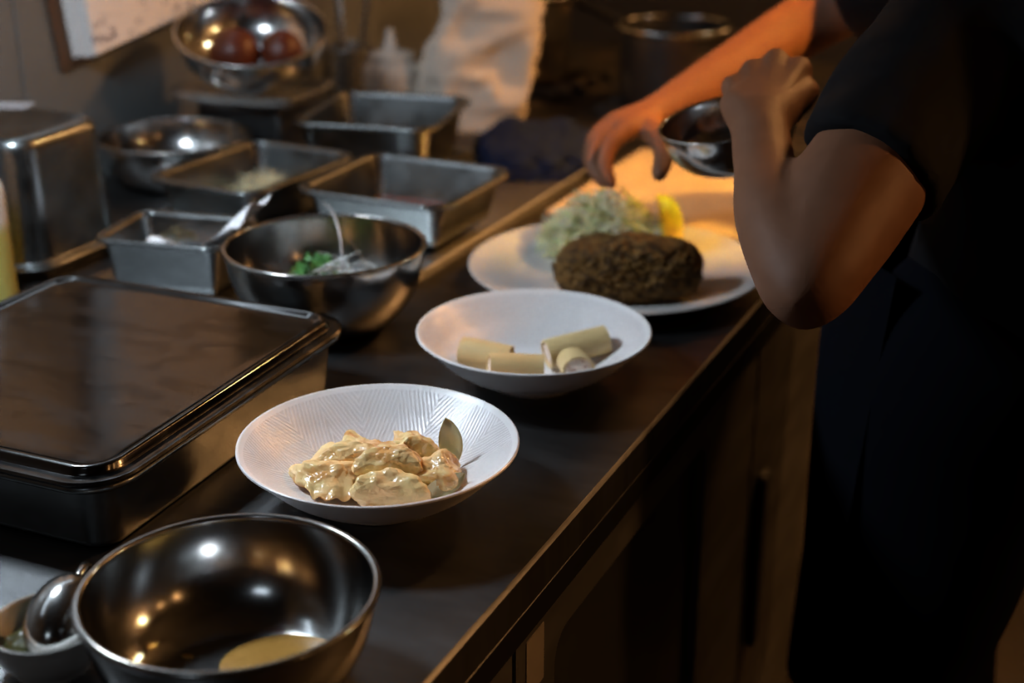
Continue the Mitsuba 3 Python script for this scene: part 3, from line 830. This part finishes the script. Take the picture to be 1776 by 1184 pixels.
plastic('mat_herb', proc(lambda p, n, uv: mix([0.045, 0.16, 0.035], [0.09, 0.26, 0.06], noise(p.x * 120, p.y * 120, p.z * 120))), 0.5, 0.4)
herb_heap('coriander', (-0.818, 1.245), 0.034, 0.045, 170, 3, TOP + 0.026)
label('coriander', 'bright green torn herb leaves in the steel bowl', 'herbs', None, 'stuff')
shreds('shredded_vegetable', (-1.090, 1.545), (0.046, 0.060), 0.046, 420, 21, [(0.62, 0.58, 0.36), (0.66, 0.62, 0.42)], 0.8600, (0.015, 0.04), 0.002,
       text='pale shredded vegetable heaped in the steel pan', cat='vegetable')

# napkin with dark seasoning in the small tray
def cloth(nx, ny, fn):
    u, v = np.meshgrid(np.linspace(0, 1, nx), np.linspace(0, 1, ny), indexing='ij')
    P = np.stack(fn(u, v), -1)
    t = 0.0006
    d1, d2 = np.gradient(P, axis=0), np.gradient(P, axis=1)
    N_ = np.cross(d1, d2)
    N_ /= np.linalg.norm(N_, axis=-1, keepdims=True) + 1e-12
    top, bot = P + N_ * t, P - N_ * t
    idx = np.arange(nx * ny).reshape(nx, ny)
    qd = np.stack([idx[:-1, :-1], idx[1:, :-1], idx[1:, 1:], idx[:-1, 1:]], -1).reshape(-1, 4)
    K = nx * ny
    rr = np.r_[idx[0, :-1], idx[:-1, -1], idx[-1, :0:-1], idx[:0:-1, 0]]
    rq = np.stack([rr, rr + K, np.roll(rr, -1) + K, np.roll(rr, -1)], 1)
    F_ = np.vstack([qd, qd[:, ::-1] + K, rq])
    return trimesh.Trimesh(np.vstack([top.reshape(-1, 3), bot.reshape(-1, 3)]), np.vstack([F_[:, [0, 1, 2]], F_[:, [0, 2, 3]]]), process=False)


def napkin(u, v):
    x_ = -1.062 + 0.125 * u + 0.03 * np.maximum(u - 0.72, 0)
    y_ = 1.224 + 0.085 * v + 0.02 * u
    z_ = TOP + 0.040 + 0.008 * np.sin(7 * u + 3 * v) * v + 0.006 * np.sin(11 * v + 2) + 0.17 * np.maximum(u - 0.62, 0) * (0.6 + 0.4 * v)
    return x_, y_, z_


add('paper_napkin', cloth(30, 22, napkin), 'mat_napkin', True)
label('paper_napkin', 'crumpled white paper napkin lining the small tray', 'napkin')
herb = lambda: None
shreds('dried_seasoning', (-1.024, 1.274), (0.022, 0.014), 0.012, 90, 8, [(0.06, 0.05, 0.02), (0.09, 0.07, 0.03)], TOP + 0.050, (0.008, 0.016), 0.003,
       text='small dark brown heap of seasoning on the napkin', cat='seasoning')

# ------------------------------------------------------------------ red balls in the tipped bowl
ico4 = trimesh.creation.icosphere(4, 1.0)
for k, (c, r_, text) in enumerate([((-1.250, 1.722, 1.024), 0.037, 'larger reddish brown ball at the left in the tipped bowl'), ((-1.192, 1.757, 1.026), 0.031, 'smaller reddish brown ball at the right in the tipped bowl')]):
    v = np.array(ico4.vertices)
    v = v * r_ * (1 + 0.06 * (meshkit.fbm(v * 2 + k * 4, 2) - 0.5))[:, None]
    key = 'red_ball' if k == 0 else 'red_ball_001'
    add(key, moved(trimesh.Trimesh(v, ico4.faces, process=False), c), 'mat_redball', True)
    label(key, text, 'vegetable', 'red balls in the tipped bowl')

# ------------------------------------------------------------------ squeeze bottles
def squeeze_bottle(key, at, R, H, mat, text):
    body = lathe(smooth_profile([(0, 0), (R * 0.92, 0.0), (R, 0.004), (R, H * 0.62), (R * 0.97, H * 0.70), (R * 0.80, H * 0.78), (R * 0.74, H * 0.80)], 40).tolist() + [(0, H * 0.80)], 48)
    cap = lathe([(0, H * 0.795), (R * 0.80, H * 0.795), (R * 0.80, H * 0.86), (R * 0.60, H * 0.88), (R * 0.26, H * 0.92), (R * 0.12, H * 1.15), (R * 0.07, H * 1.16), (0, H * 1.16)], 40)
    add(key + '__body', moved(body, at), mat, 40)
    add(key + '__nozzle_cap', moved(cap, at), 'mat_bottlewhite', 40)
    label(key, text, 'bottle')


squeeze_bottle('squeeze_bottle', (-1.184, 1.126, TOP), 0.034, 0.185, 'mat_bottle', 'squeeze bottle half full of yellow green liquid beside the lid at the left edge')
squeeze_bottle('squeeze_bottle_001', (-1.188, 2.070, TOP), 0.048, 0.140, 'mat_bottlewhite', 'white squeeze bottle in front of the paper bag')

# ------------------------------------------------------------------ clipboard with note sheets on the wall
def wall_quad(x0, x1, y0, y1, z0, z1, bevel=0.0):
    return box(x0, x1, y0, y1, z0, z1, bevel)


CB = dict(y=1.540, z=1.014)   # lower near corner of the board
Rc = rot([1, 0, 0], 7.5, (WX, CB['y'], CB['z']))
bd = box(WX, WX + 0.006, CB['y'], CB['y'] + 0.34, CB['z'], CB['z'] + 0.42, 0.002)
bd.apply_transform(Rc)
add('clipboard__board', bd, 'mat_clip', 40)
rng = np.random.default_rng(3)
for k in range(7):
    o = rng.uniform(-0.003, 0.003, 2)
    x0 = WX + 0.0065 + 0.0045 * k
    sh = box(x0, x0 + 0.0036, CB['y'] + 0.028 + o[0] + 0.002 * k, CB['y'] + 0.348 + o[0], CB['z'] + 0.016 + o[1], CB['z'] + 0.40 + o[1], 0.0006)
    sh.apply_transform(Rc)
    add('clipboard__sheets', sh, 'mat_note' if k == 6 else 'mat_paper', False)
label('clipboard__sheets_006', 'top sheet with faint handwriting')
cl = box(WX + 0.004, WX + 0.045, CB['y'] + 0.14, CB['y'] + 0.22, CB['z'] + 0.385, CB['z'] + 0.43, 0.006)
cl.apply_transform(Rc)
add('clipboard__clip', cl, 'mat_satin', 40)
label('clipboard', 'brown clipboard with a thick pad of notes hung on the wall', 'clipboard')

# ------------------------------------------------------------------ small dish with relish and a ladle head
SD = (-0.622, 0.602)
dish = lathe(np.vstack([[(0, 0.003), (0.020, 0.003), (0.021, 0.0), (0.025, 0.0), (0.026, 0.004)], smooth_profile([(0.027, 0.0045), (0.036, 0.018), (0.0385, 0.033)], 12),
             [(0.0388, 0.0345), (0.0375, 0.0355), (0.0360, 0.0345)], smooth_profile([(0.0352, 0.032), (0.033, 0.018), (0.022, 0.0075), (0, 0.007)], 16)]), 80)
add('sauce_dish__body', moved(dish, (SD[0], SD[1], TOP)), 'mat_dish', 40)
label('sauce_dish', 'small white dish of green relish at the bottom left corner', 'dish')
v = np.array(ico4.vertices)
v = v * [0.030, 0.030, 0.010]
v[:, 2] += 0.006 * (meshkit.fbm(v * 150, 3) - 0.5)
add('green_relish', moved(trimesh.Trimesh(v, ico4.faces, process=False), (SD[0], SD[1], TOP + 0.0175)), 'mat_relish', True)
label('green_relish', 'dark green chopped relish in the small dish', 'relish', None, 'stuff')
sp_o = np.array(trimesh.creation.icosphere(4, 1.0).vertices)
spoon = m3.Manifold.sphere(1.0, 96).scale([0.036, 0.024, 0.024]) - m3.Manifold.sphere(1.0, 96).scale([0.0350, 0.0230, 0.0230])
spoon = spoon.trim_by_plane([0, 0, 1.0], 0.0)
handle = tube(spline([(0.0345, 0, 0.001), (0.042, 0, 0.000), (0.050, 0, -0.004), (0.056, 0, -0.010)], 16), np.linspace(0.0035, 0.0045, 16), 10)
SPM = trimesh.transformations.euler_matrix(math.radians(12), math.radians(-16), math.radians(112), 'sxyz')
SPM[:3, 3] = (SD[0] + 0.004, SD[1] + 0.010, TOP + 0.031)
for nm, m_ in (('bowl', tm(spoon)), ('handle', handle)):
    m_.apply_transform(SPM)
    add('spoon__' + nm, m_, 'mat_polished', 40)
label('spoon', 'short steel spoon turned over in the small relish dish', 'spoon')

# ------------------------------------------------------------------ board, towel, bag, pots at the far end
add('cutting_board', box(-0.735, -0.395, 1.675, 2.05, TOP, TOP + 0.014, 0.004), 'mat_board', 40)
label('cutting_board', 'light brown cutting board behind the wide plate, lit orange', 'cutting board')


def blob(c, size, seed, amp, freq):
    v = np.array(ico5.vertices)
    q_ = v * size
    q_ = q_ + v * (amp * (meshkit.fbm(q_ * freq + seed, 3, seed) - 0.5))[:, None]
    q_[:, 2] = np.maximum(q_[:, 2], -size[2] * 0.6)
    return moved(trimesh.Trimesh(q_, ico5.faces, process=False), c)


tw = blob((0, 0, 0), np.array([0.098, 0.068, 0.050]), 4, 0.045, 22)
add('kitchen_towel', moved(tw, (-0.838, 1.900, TOP + 0.030), 38), 'mat_navycloth', True)
label('kitchen_towel', 'crumpled navy blue cloth between the sauce pan and the board', 'towel')


def bag_fn(u, v):
    a = 2 * PI * u
    return a, v


def paper_bag():
    n, m = 64, 40
    V = []
    for j in range(m):
        t = j / (m - 1)
        z_ = 0.30 * t
        hx = 0.090 + 0.012 * t - 0.02 * t * t
        hy = 0.055 - 0.045 * t ** 2.2
        for i in range(n):
            a = 2 * PI * i / n
            x_ = hx * np.sign(math.cos(a)) * abs(math.cos(a)) ** 0.55
            y_ = hy * np.sign(math.sin(a)) * abs(math.sin(a)) ** 0.55
            V.append((x_, y_, z_))
    V = np.array(V)
    V[:, 0] = V[:, 0] * (1 - 0.9 * V[:, 2]) + 0.22 * V[:, 2]
    cr = np.abs(meshkit.noise(V * 17 + 3, 2) - 0.5) * 2
    cr2 = np.abs(meshkit.noise(V * 38 + 9, 5) - 0.5) * 2
    out = np.c_[V[:, 0], V[:, 1] * 1.6, V[:, 2] * 0]
    out /= np.linalg.norm(out, axis=1, keepdims=True) + 1e-9
    V = V + out * (0.030 * (0.5 - cr) + 0.010 * (0.5 - cr2))[:, None] * np.clip(V[:, 2:3] / 0.04, 0.1, 1)
    f, i = [], np.arange(n)
    for k in range(m - 1):
        A, B, C2, D2 = k * n + i, k * n + (i + 1) % n, (k + 1) * n + (i + 1) % n, (k + 1) * n + i
        f += [np.stack([A, B, C2], 1), np.stack([A, C2, D2], 1)]
    for k, fl in ((0, True), (m - 1, False)):
        V = np.vstack([V, [V[k * n:(k + 1) * n].mean(0)]])
        t_ = np.stack([k * n + i, k * n + (i + 1) % n, np.full(n, len(V) - 1)], 1)
        f.append(t_[:, ::-1] if fl else t_)
    return trimesh.Trimesh(V, np.vstack(f), process=False)


add('paper_bag', moved(paper_bag(), (-1.075, 2.120, TOP), 28), 'mat_bag', 25)
label('paper_bag', 'crumpled white paper bag standing at the back', 'bag')

# stove with pans at the far end, utensil jar by the wall
add('stove__body', box(WX + 0.02, EX - 0.01, 2.215, 2.95, 0.0, 0.80, 0.004), 'mat_castiron', 40)
add('stove__cooktop', box(WX + 0.02, EX - 0.01, 2.215, 2.95, 0.80, 0.848, 0.006), 'mat_castiron', 40)
for k, (xx, yy) in enumerate(((-0.78, 2.40), (-1.12, 2.48))):
    gr = [box(xx - 0.13, xx + 0.13, yy + d - 0.006, yy + d + 0.006, 0.848, 0.866, 0.002) for d in (-0.1, -0.035, 0.035, 0.1)]
    gr += [box(xx + d - 0.006, xx + d + 0.006, yy - 0.13, yy + 0.13, 0.848, 0.862, 0.002) for d in (-0.1, 0.1)]
    add('stove__grate', cat_(*gr), 'mat_castiron', 30)
label('stove', 'dark cast iron stove past the end of the worktop', 'stove')


def saucepan(key, at, R, H, ang, text, mat='mat_castiron'):
    t = 0.0016
    body = lathe([(0, 0), (R - 0.012, 0), (R - 0.004, 0.003), (R, 0.012), (R, H - 0.003), (R + 0.004, H), (R + 0.0035, H + 0.002), (R - 0.001, H + 0.001), (R - t, H - 0.003), (R - t, 0.013), (R - 0.012, 0.003), (0, 0.0025)], 80)
    add(key + '__body', moved(body, at), mat, 40)
    w_ = np.linspace(0, 2 * PI, 13)
    add(key + '__rim', moved(lathe(np.c_[R + 0.004 + 0.006 * np.cos(w_), H + 0.004 + 0.006 * np.sin(w_)], 80), at), 'mat_polished', 40)
    c, s = math.cos(ang), math.sin(ang)
    hd = tube(spline([(at[0] + c * (R - 0.001), at[1] + s * (R - 0.001), at[2] + H * 0.8), (at[0] + c * (R + 0.05), at[1] + s * (R + 0.05), at[2] + H * 0.9), (at[0] + c * (R + 0.19), at[1] + s * (R + 0.19), at[2] + H * 1.05)], 12), 0.008, 10)
    add(key + '__handle', hd, 'mat_black', 40)
    label(key, text, 'saucepan')


saucepan('saucepan', (-0.800, 2.390, 0.8665), 0.095, 0.125, 2.6, 'dark saucepan with a bright rim on the stove beyond the raised forearm')
saucepan('saucepan_001', (-1.125, 2.470, 0.8665), 0.085, 0.150, 1.2, 'dark saucepan with a bright rim on the stove beside the paper bag')
jar = lathe([(0, 0), (0.043, 0), (0.045, 0.003), (0.046, 0.105), (0.0475, 0.1065), (0.0465, 0.108), (0.0445, 0.106), (0.0435, 0.004), (0, 0.003)], 48)
add('utensil_jar__body', moved(jar, (-1.330, 2.165, TOP)), 'mat_satin', 40)
label('utensil_jar', 'dark steel jar of utensils behind the tipped bowl', 'jar')
for k, (dx, dy, tx, ty, text) in enumerate(((0.012, 0.0, 0.05, -0.02, 'steel utensil leaning right in the jar'), (-0.015, 0.01, -0.02, 0.03, 'steel utensil leaning back in the jar'), (0.0, -0.015, 0.02, -0.05, 'steel utensil leaning towards the camera in the jar'))):
    b0, b1 = np.array([-1.330 + dx, 2.165 + dy, TOP + 0.006]), np.array([-1.330 + dx + tx, 2.165 + dy + ty, TOP + 0.23])
    key = 'utensil' if k == 0 else f'utensil_{k:03d}'
    add(key + '__handle', tube(spline([b0, (b0 + b1) / 2, b1], 8), 0.005, 10), 'mat_satin', 40)
    hd = moved(trimesh.Trimesh(np.array(ico4.vertices) * [0.022, 0.008, 0.034], ico4.faces, process=False), b1 + [0, 0, 0.03], 20 * k)
    add(key + '__head', hd, 'mat_satin', True)
    label(key, text, 'utensil', 'utensils in the jar')


# ------------------------------------------------------------------ the cook
RIGHT = np.array([math.cos(YAW), math.sin(YAW), 0.0])
UP = np.cross(RIGHT, FWD)


def W(u, v, d):
    """A joint measured on the photograph, at distance d along the view axis (design-time survey of the pose)."""
    return EYE + d * (FWD + RIGHT * (u - 888) / 2467.0 - UP * (v - 592) / 2467.0)


def finger(pts, radii):
    parts = [bone(pts[i], radii[i], pts[i + 1], radii[i + 1], 16) for i in range(len(pts) - 1)]
    return parts


# left arm (near): raised forearm, fist holding the small bowl
wr, m1, m2, el = W(1318, 218, 1.30), W(1326, 300, 1.245), W(1342, 385, 1.175), W(1397, 502, 1.11)
u1, u2, shl = W(1474, 348, 1.185), W(1560, 215, 1.25), W(1690, 30, 1.33)
arm_l = [bone(wr, 0.0275, m1, 0.0285), bone(m1, 0.0285, m2, 0.0345), bone(m2, 0.0345, el, 0.0365), bone(el, 0.0365, u1, 0.056), bone(u1, 0.056, u2, 0.056), bone(u2, 0.056, shl, 0.06)]
kn = [W(1386, 120, 1.385), W(1346, 107, 1.395), W(1306, 124, 1.388), W(1271, 150, 1.372)]
kr = [0.0138, 0.0140, 0.0132, 0.0120]
hand_l = [m3.Manifold.batch_hull([ball(wr, 0.0265), ball(W(1366, 178, 1.345), 0.017), ball(W(1276, 182, 1.335), 0.0165), ball(W(1320, 160, 1.36), 0.018)])]
for k in range(4):
    hand_l.append(hullof((W(1292 + 15 * (3 - k), 190, 1.33), 0.014), (kn[k], kr[k])))
hand_l.append(m3.Manifold.batch_hull([ball(k_ * 0.975 + wr * 0.025, 0.0095) for k_ in kn] + [ball(wr, 0.021)]))
hand_l.append(m3.Manifold.batch_hull([ball(kn[0] * 0.75 + wr * 0.25, 0.012), ball(kn[3] * 0.75 + wr * 0.25, 0.011), ball(kn[1] * 0.8 + wr * 0.2, 0.0125), ball(W(1320, 180, 1.345), 0.018)]))
tipv = [W(1388, 150, 1.43), W(1350, 140, 1.44), W(1312, 152, 1.435), W(1278, 170, 1.415)]
mid = [W(1380, 195, 1.435), W(1345, 190, 1.445), W(1310, 198, 1.44), W(1282, 205, 1.418)]
tip = [W(1372, 208, 1.405), W(1340, 204, 1.41), W(1310, 210, 1.405), W(1288, 212, 1.39)]
for k in range(4):
    hand_l += finger([kn[k], tipv[k], mid[k], tip[k]], [kr[k], 0.0105, 0.0092, 0.0080])
hand_l += finger([W(1368, 178, 1.345), W(1398, 155, 1.37), W(1404, 160, 1.405), W(1396, 182, 1.43)], [0.016, 0.0125, 0.0105, 0.009])

# right arm (far): reaching over the board, fingers hanging down
el2, m3_, wr2 = W(1432, 18, 1.76), W(1290, 112, 1.735), W(1140, 203, 1.70)
shr = np.array([-0.15, 1.70, 1.265])
arm_r = [bone(wr2, 0.027, m3_, 0.037), bone(m3_, 0.037, el2, 0.041), bone(el2, 0.041, shr, 0.055)]
kn2 = [W(1092, 222, 1.655), W(1075, 214, 1.675), W(1068, 210, 1.70), W(1072, 212, 1.722)]
hand_r = [m3.Manifold.batch_hull([ball(wr2, 0.025)] + [ball(k_, 0.0125) for k_ in kn2])]
f1 = [W(1056, 250, 1.645), W(1036, 244, 1.67), W(1030, 240, 1.70), W(1040, 238, 1.73)]
f2 = [W(1046, 292, 1.64), W(1026, 288, 1.665), W(1022, 280, 1.70), W(1032, 270, 1.735)]
f3 = [W(1060, 318, 1.635), W(1046, 316, 1.655), W(1040, 304, 1.69), W(1044, 290, 1.73)]
for k in range(4):
    hand_r += finger([kn2[k], f1[k], f2[k], f3[k]], [0.0125, 0.0108, 0.0095, 0.0078])
hand_r += finger([W(1128, 222, 1.665), W(1150, 250, 1.625), W(1152, 275, 1.605), W(1143, 302, 1.59)], [0.016, 0.013, 0.0115, 0.0095])

# trunk, neck, head
hip, chest, neck, head = np.array([-0.10, 1.50, 0.93]), np.array([-0.06, 1.51, 1.16]), np.array([-0.12, 1.51, 1.38]), np.array([-0.165, 1.51, 1.53])
trunk = [hullof((hip + [0, -0.09, 0], 0.105), (hip + [0, 0.09, 0], 0.105), (chest + [0, -0.11, 0], 0.095), (chest + [0, 0.11, 0], 0.095)),
         hullof((chest + [0, -0.11, 0], 0.095), (chest + [0, 0.11, 0], 0.095), (shl, 0.055), (shr, 0.055), (neck - [-0.03, 0, 0.08], 0.06)),
         bone(neck - [-0.03, 0, 0.06], 0.06, head - [0, 0, 0.05], 0.052),
         hullof((head, 0.082), (head + [0.02, 0, 0.045], 0.08), (head + [-0.045, 0, -0.075], 0.045)),
         bone(head + [-0.085, 0, 0.005], 0.008, head + [-0.098, 0, -0.03], 0.014),
         bone(head + [0.01, -0.08, 0.0], 0.014, head + [0.015, -0.082, -0.03], 0.010), bone(head + [0.01, 0.08, 0.0], 0.014, head + [0.015, 0.082, -0.03], 0.010)]


def union(parts):
    return m3.Manifold.batch_boolean(parts, m3.OpType.Add)


coarse = union(arm_l + arm_r + trunk).refine_to_length(0.010)
fine = union(hand_l).refine_to_length(0.0035) + union(hand_r).refine_to_length(0.0035)
skin = tm(coarse + fine)
skin.merge_vertices()
trimesh.smoothing.filter_taubin(skin, 0.5, -0.53, 14)
add('person__body', skin, 'mat_skin', True)
label('person__body', 'bare forearms and hands')

# shirt: torso, both short sleeves
def hem_cut(parts, at, axis):
    axis = np.array(axis) / np.linalg.norm(axis)
    return union(parts).trim_by_plane(axis.tolist(), float(np.dot(axis, at)))


hL, hR, hN = W(1366, 218, 1.235), W(1612, 384, 1.20), W(1500, 248, 1.165)
hem_c, hem_n = (hL + hR + hN) / 3, np.cross(hR - hL, hN - hL)
hem_n = hem_n * np.sign(hem_n @ (shl - u1))
sl_l = hem_cut([bone(W(1440, 395, 1.165), 0.064, u2, 0.070), bone(u2, 0.072, shl, 0.076)], hem_c, hem_n)
hem_r = W(1436, 18, 1.76) + 0.02 * (shr - el2)
sl_r = hem_cut([bone(el2, 0.054, shr, 0.078)], hem_r + 0.10 * (shr - el2), shr - el2)
torso = union([hullof((hip + [0, -0.10, -0.06], 0.13), (hip + [0, 0.10, -0.06], 0.13), (chest + [0, -0.11, 0], 0.118), (chest + [0, 0.11, 0], 0.118)),
               hullof((chest + [0, -0.11, 0], 0.118), (chest + [0, 0.11, 0], 0.118), (shl, 0.074), (shr, 0.074), (neck - [-0.03, 0, 0.09], 0.075))])
shirt = tm((torso + sl_l + sl_r).refine_to_length(0.010))
shirt.merge_vertices()
trimesh.smoothing.filter_taubin(shirt, 0.5, -0.53, 8)
v = np.array(shirt.vertices)
nv = np.array(shirt.vertex_normals)
fold = meshkit.fbm(v * [14, 14, 7], 3, 2) - 0.5
v = v + nv * (0.012 * fold)[:, None]
add('person__shirt', trimesh.Trimesh(v, shirt.faces, process=False), 'mat_shirt', True)
label('person__shirt', 'dark short sleeved shirt')

# apron and trousers, shoes
legs = []
for s, yy in ((-1, 1.375), (1, 1.615)):
    legs += [bone((-0.125, yy, 0.88), 0.125, (-0.175, yy, 0.48), 0.085), bone((-0.175, yy, 0.48), 0.085, (-0.12, yy, 0.09), 0.055)]
legs.append(hullof((hip + [0, -0.09, -0.06], 0.12), (hip + [0, 0.09, -0.06], 0.12), ((-0.125, 1.375, 0.86), 0.12), ((-0.125, 1.615, 0.86), 0.12)))
tr = tm(union(legs).refine_to_length(0.015))
tr.merge_vertices()
trimesh.smoothing.filter_taubin(tr, 0.5, -0.53, 8)
v = np.array(tr.vertices)
v = v + np.array(tr.vertex_normals) * (0.012 * (meshkit.fbm(v * [10, 10, 6], 3, 5) - 0.5))[:, None]
add('person__trousers', trimesh.Trimesh(v, tr.faces, process=False), 'mat_trousers', True)
label('person__trousers', 'dark navy trousers')


def apron(u, v):
    yy = 1.29 + 0.42 * u
    z_ = 0.97 - 0.60 * v
    xx = -0.308 - 0.006 * v ** 0.6 + 0.36 * (u - 0.5) ** 2 * (1.15 - 0.3 * v) - 0.010 * np.sin(9 * u + 2) * v - 0.006 * np.sin(17 * u + 5 * v) * v
    return xx, yy, z_


add('person__apron', cloth(48, 40, apron), 'mat_trousers', True)
label('person__apron', 'dark apron hanging in front of the legs')
for yy in (1.375, 1.615):
    sh = tm(m3.Manifold.batch_hull([ball((-0.10, yy, 0.05), 0.05), ball((-0.24, yy, 0.035), 0.036), ball((-0.26, yy, 0.03), 0.032)]).trim_by_plane([0, 0, 1.0], 0.0).refine_to_length(0.02))
    add('person__shoe', sh, 'mat_black', 40)
hair = m3.Manifold.batch_hull([ball(head + [0.015, 0, 0.05], 0.088), ball(head + [0.045, 0, -0.01], 0.07)]) - m3.Manifold.cube([0.2, 0.3, 0.2]).translate((head + [-0.26, -0.15, -0.15]).tolist())
add('person__hair', tm(hair.refine_to_length(0.012)), 'mat_hair', True)
label('person__hair', 'short dark hair')
label('person', 'cook in a dark shirt and apron leaning over the worktop with a small bowl', 'person')

# the small bowl in the left hand
bc = W(1262, 206, 1.475)
nrm = (UP * 0.86 - FWD * 0.42 - RIGHT * 0.22)
nrm /= np.linalg.norm(nrm)
ax = np.cross([0, 0, 1.0], nrm)
Mb = np.eye(4)
Mb[:3, 2] = nrm
xa = np.cross([0, 1.0, 0], nrm)
xa /= np.linalg.norm(xa)
Mb[:3, 0], Mb[:3, 1] = xa, np.cross(nrm, xa)
Mb[:3, 3] = bc - nrm * 0.052
steel_bowl('small_bowl', 0.070, 0.052, 0.026, Mb, 'small steel bowl held tilted in the near fist above the plate', rim=0.0018)
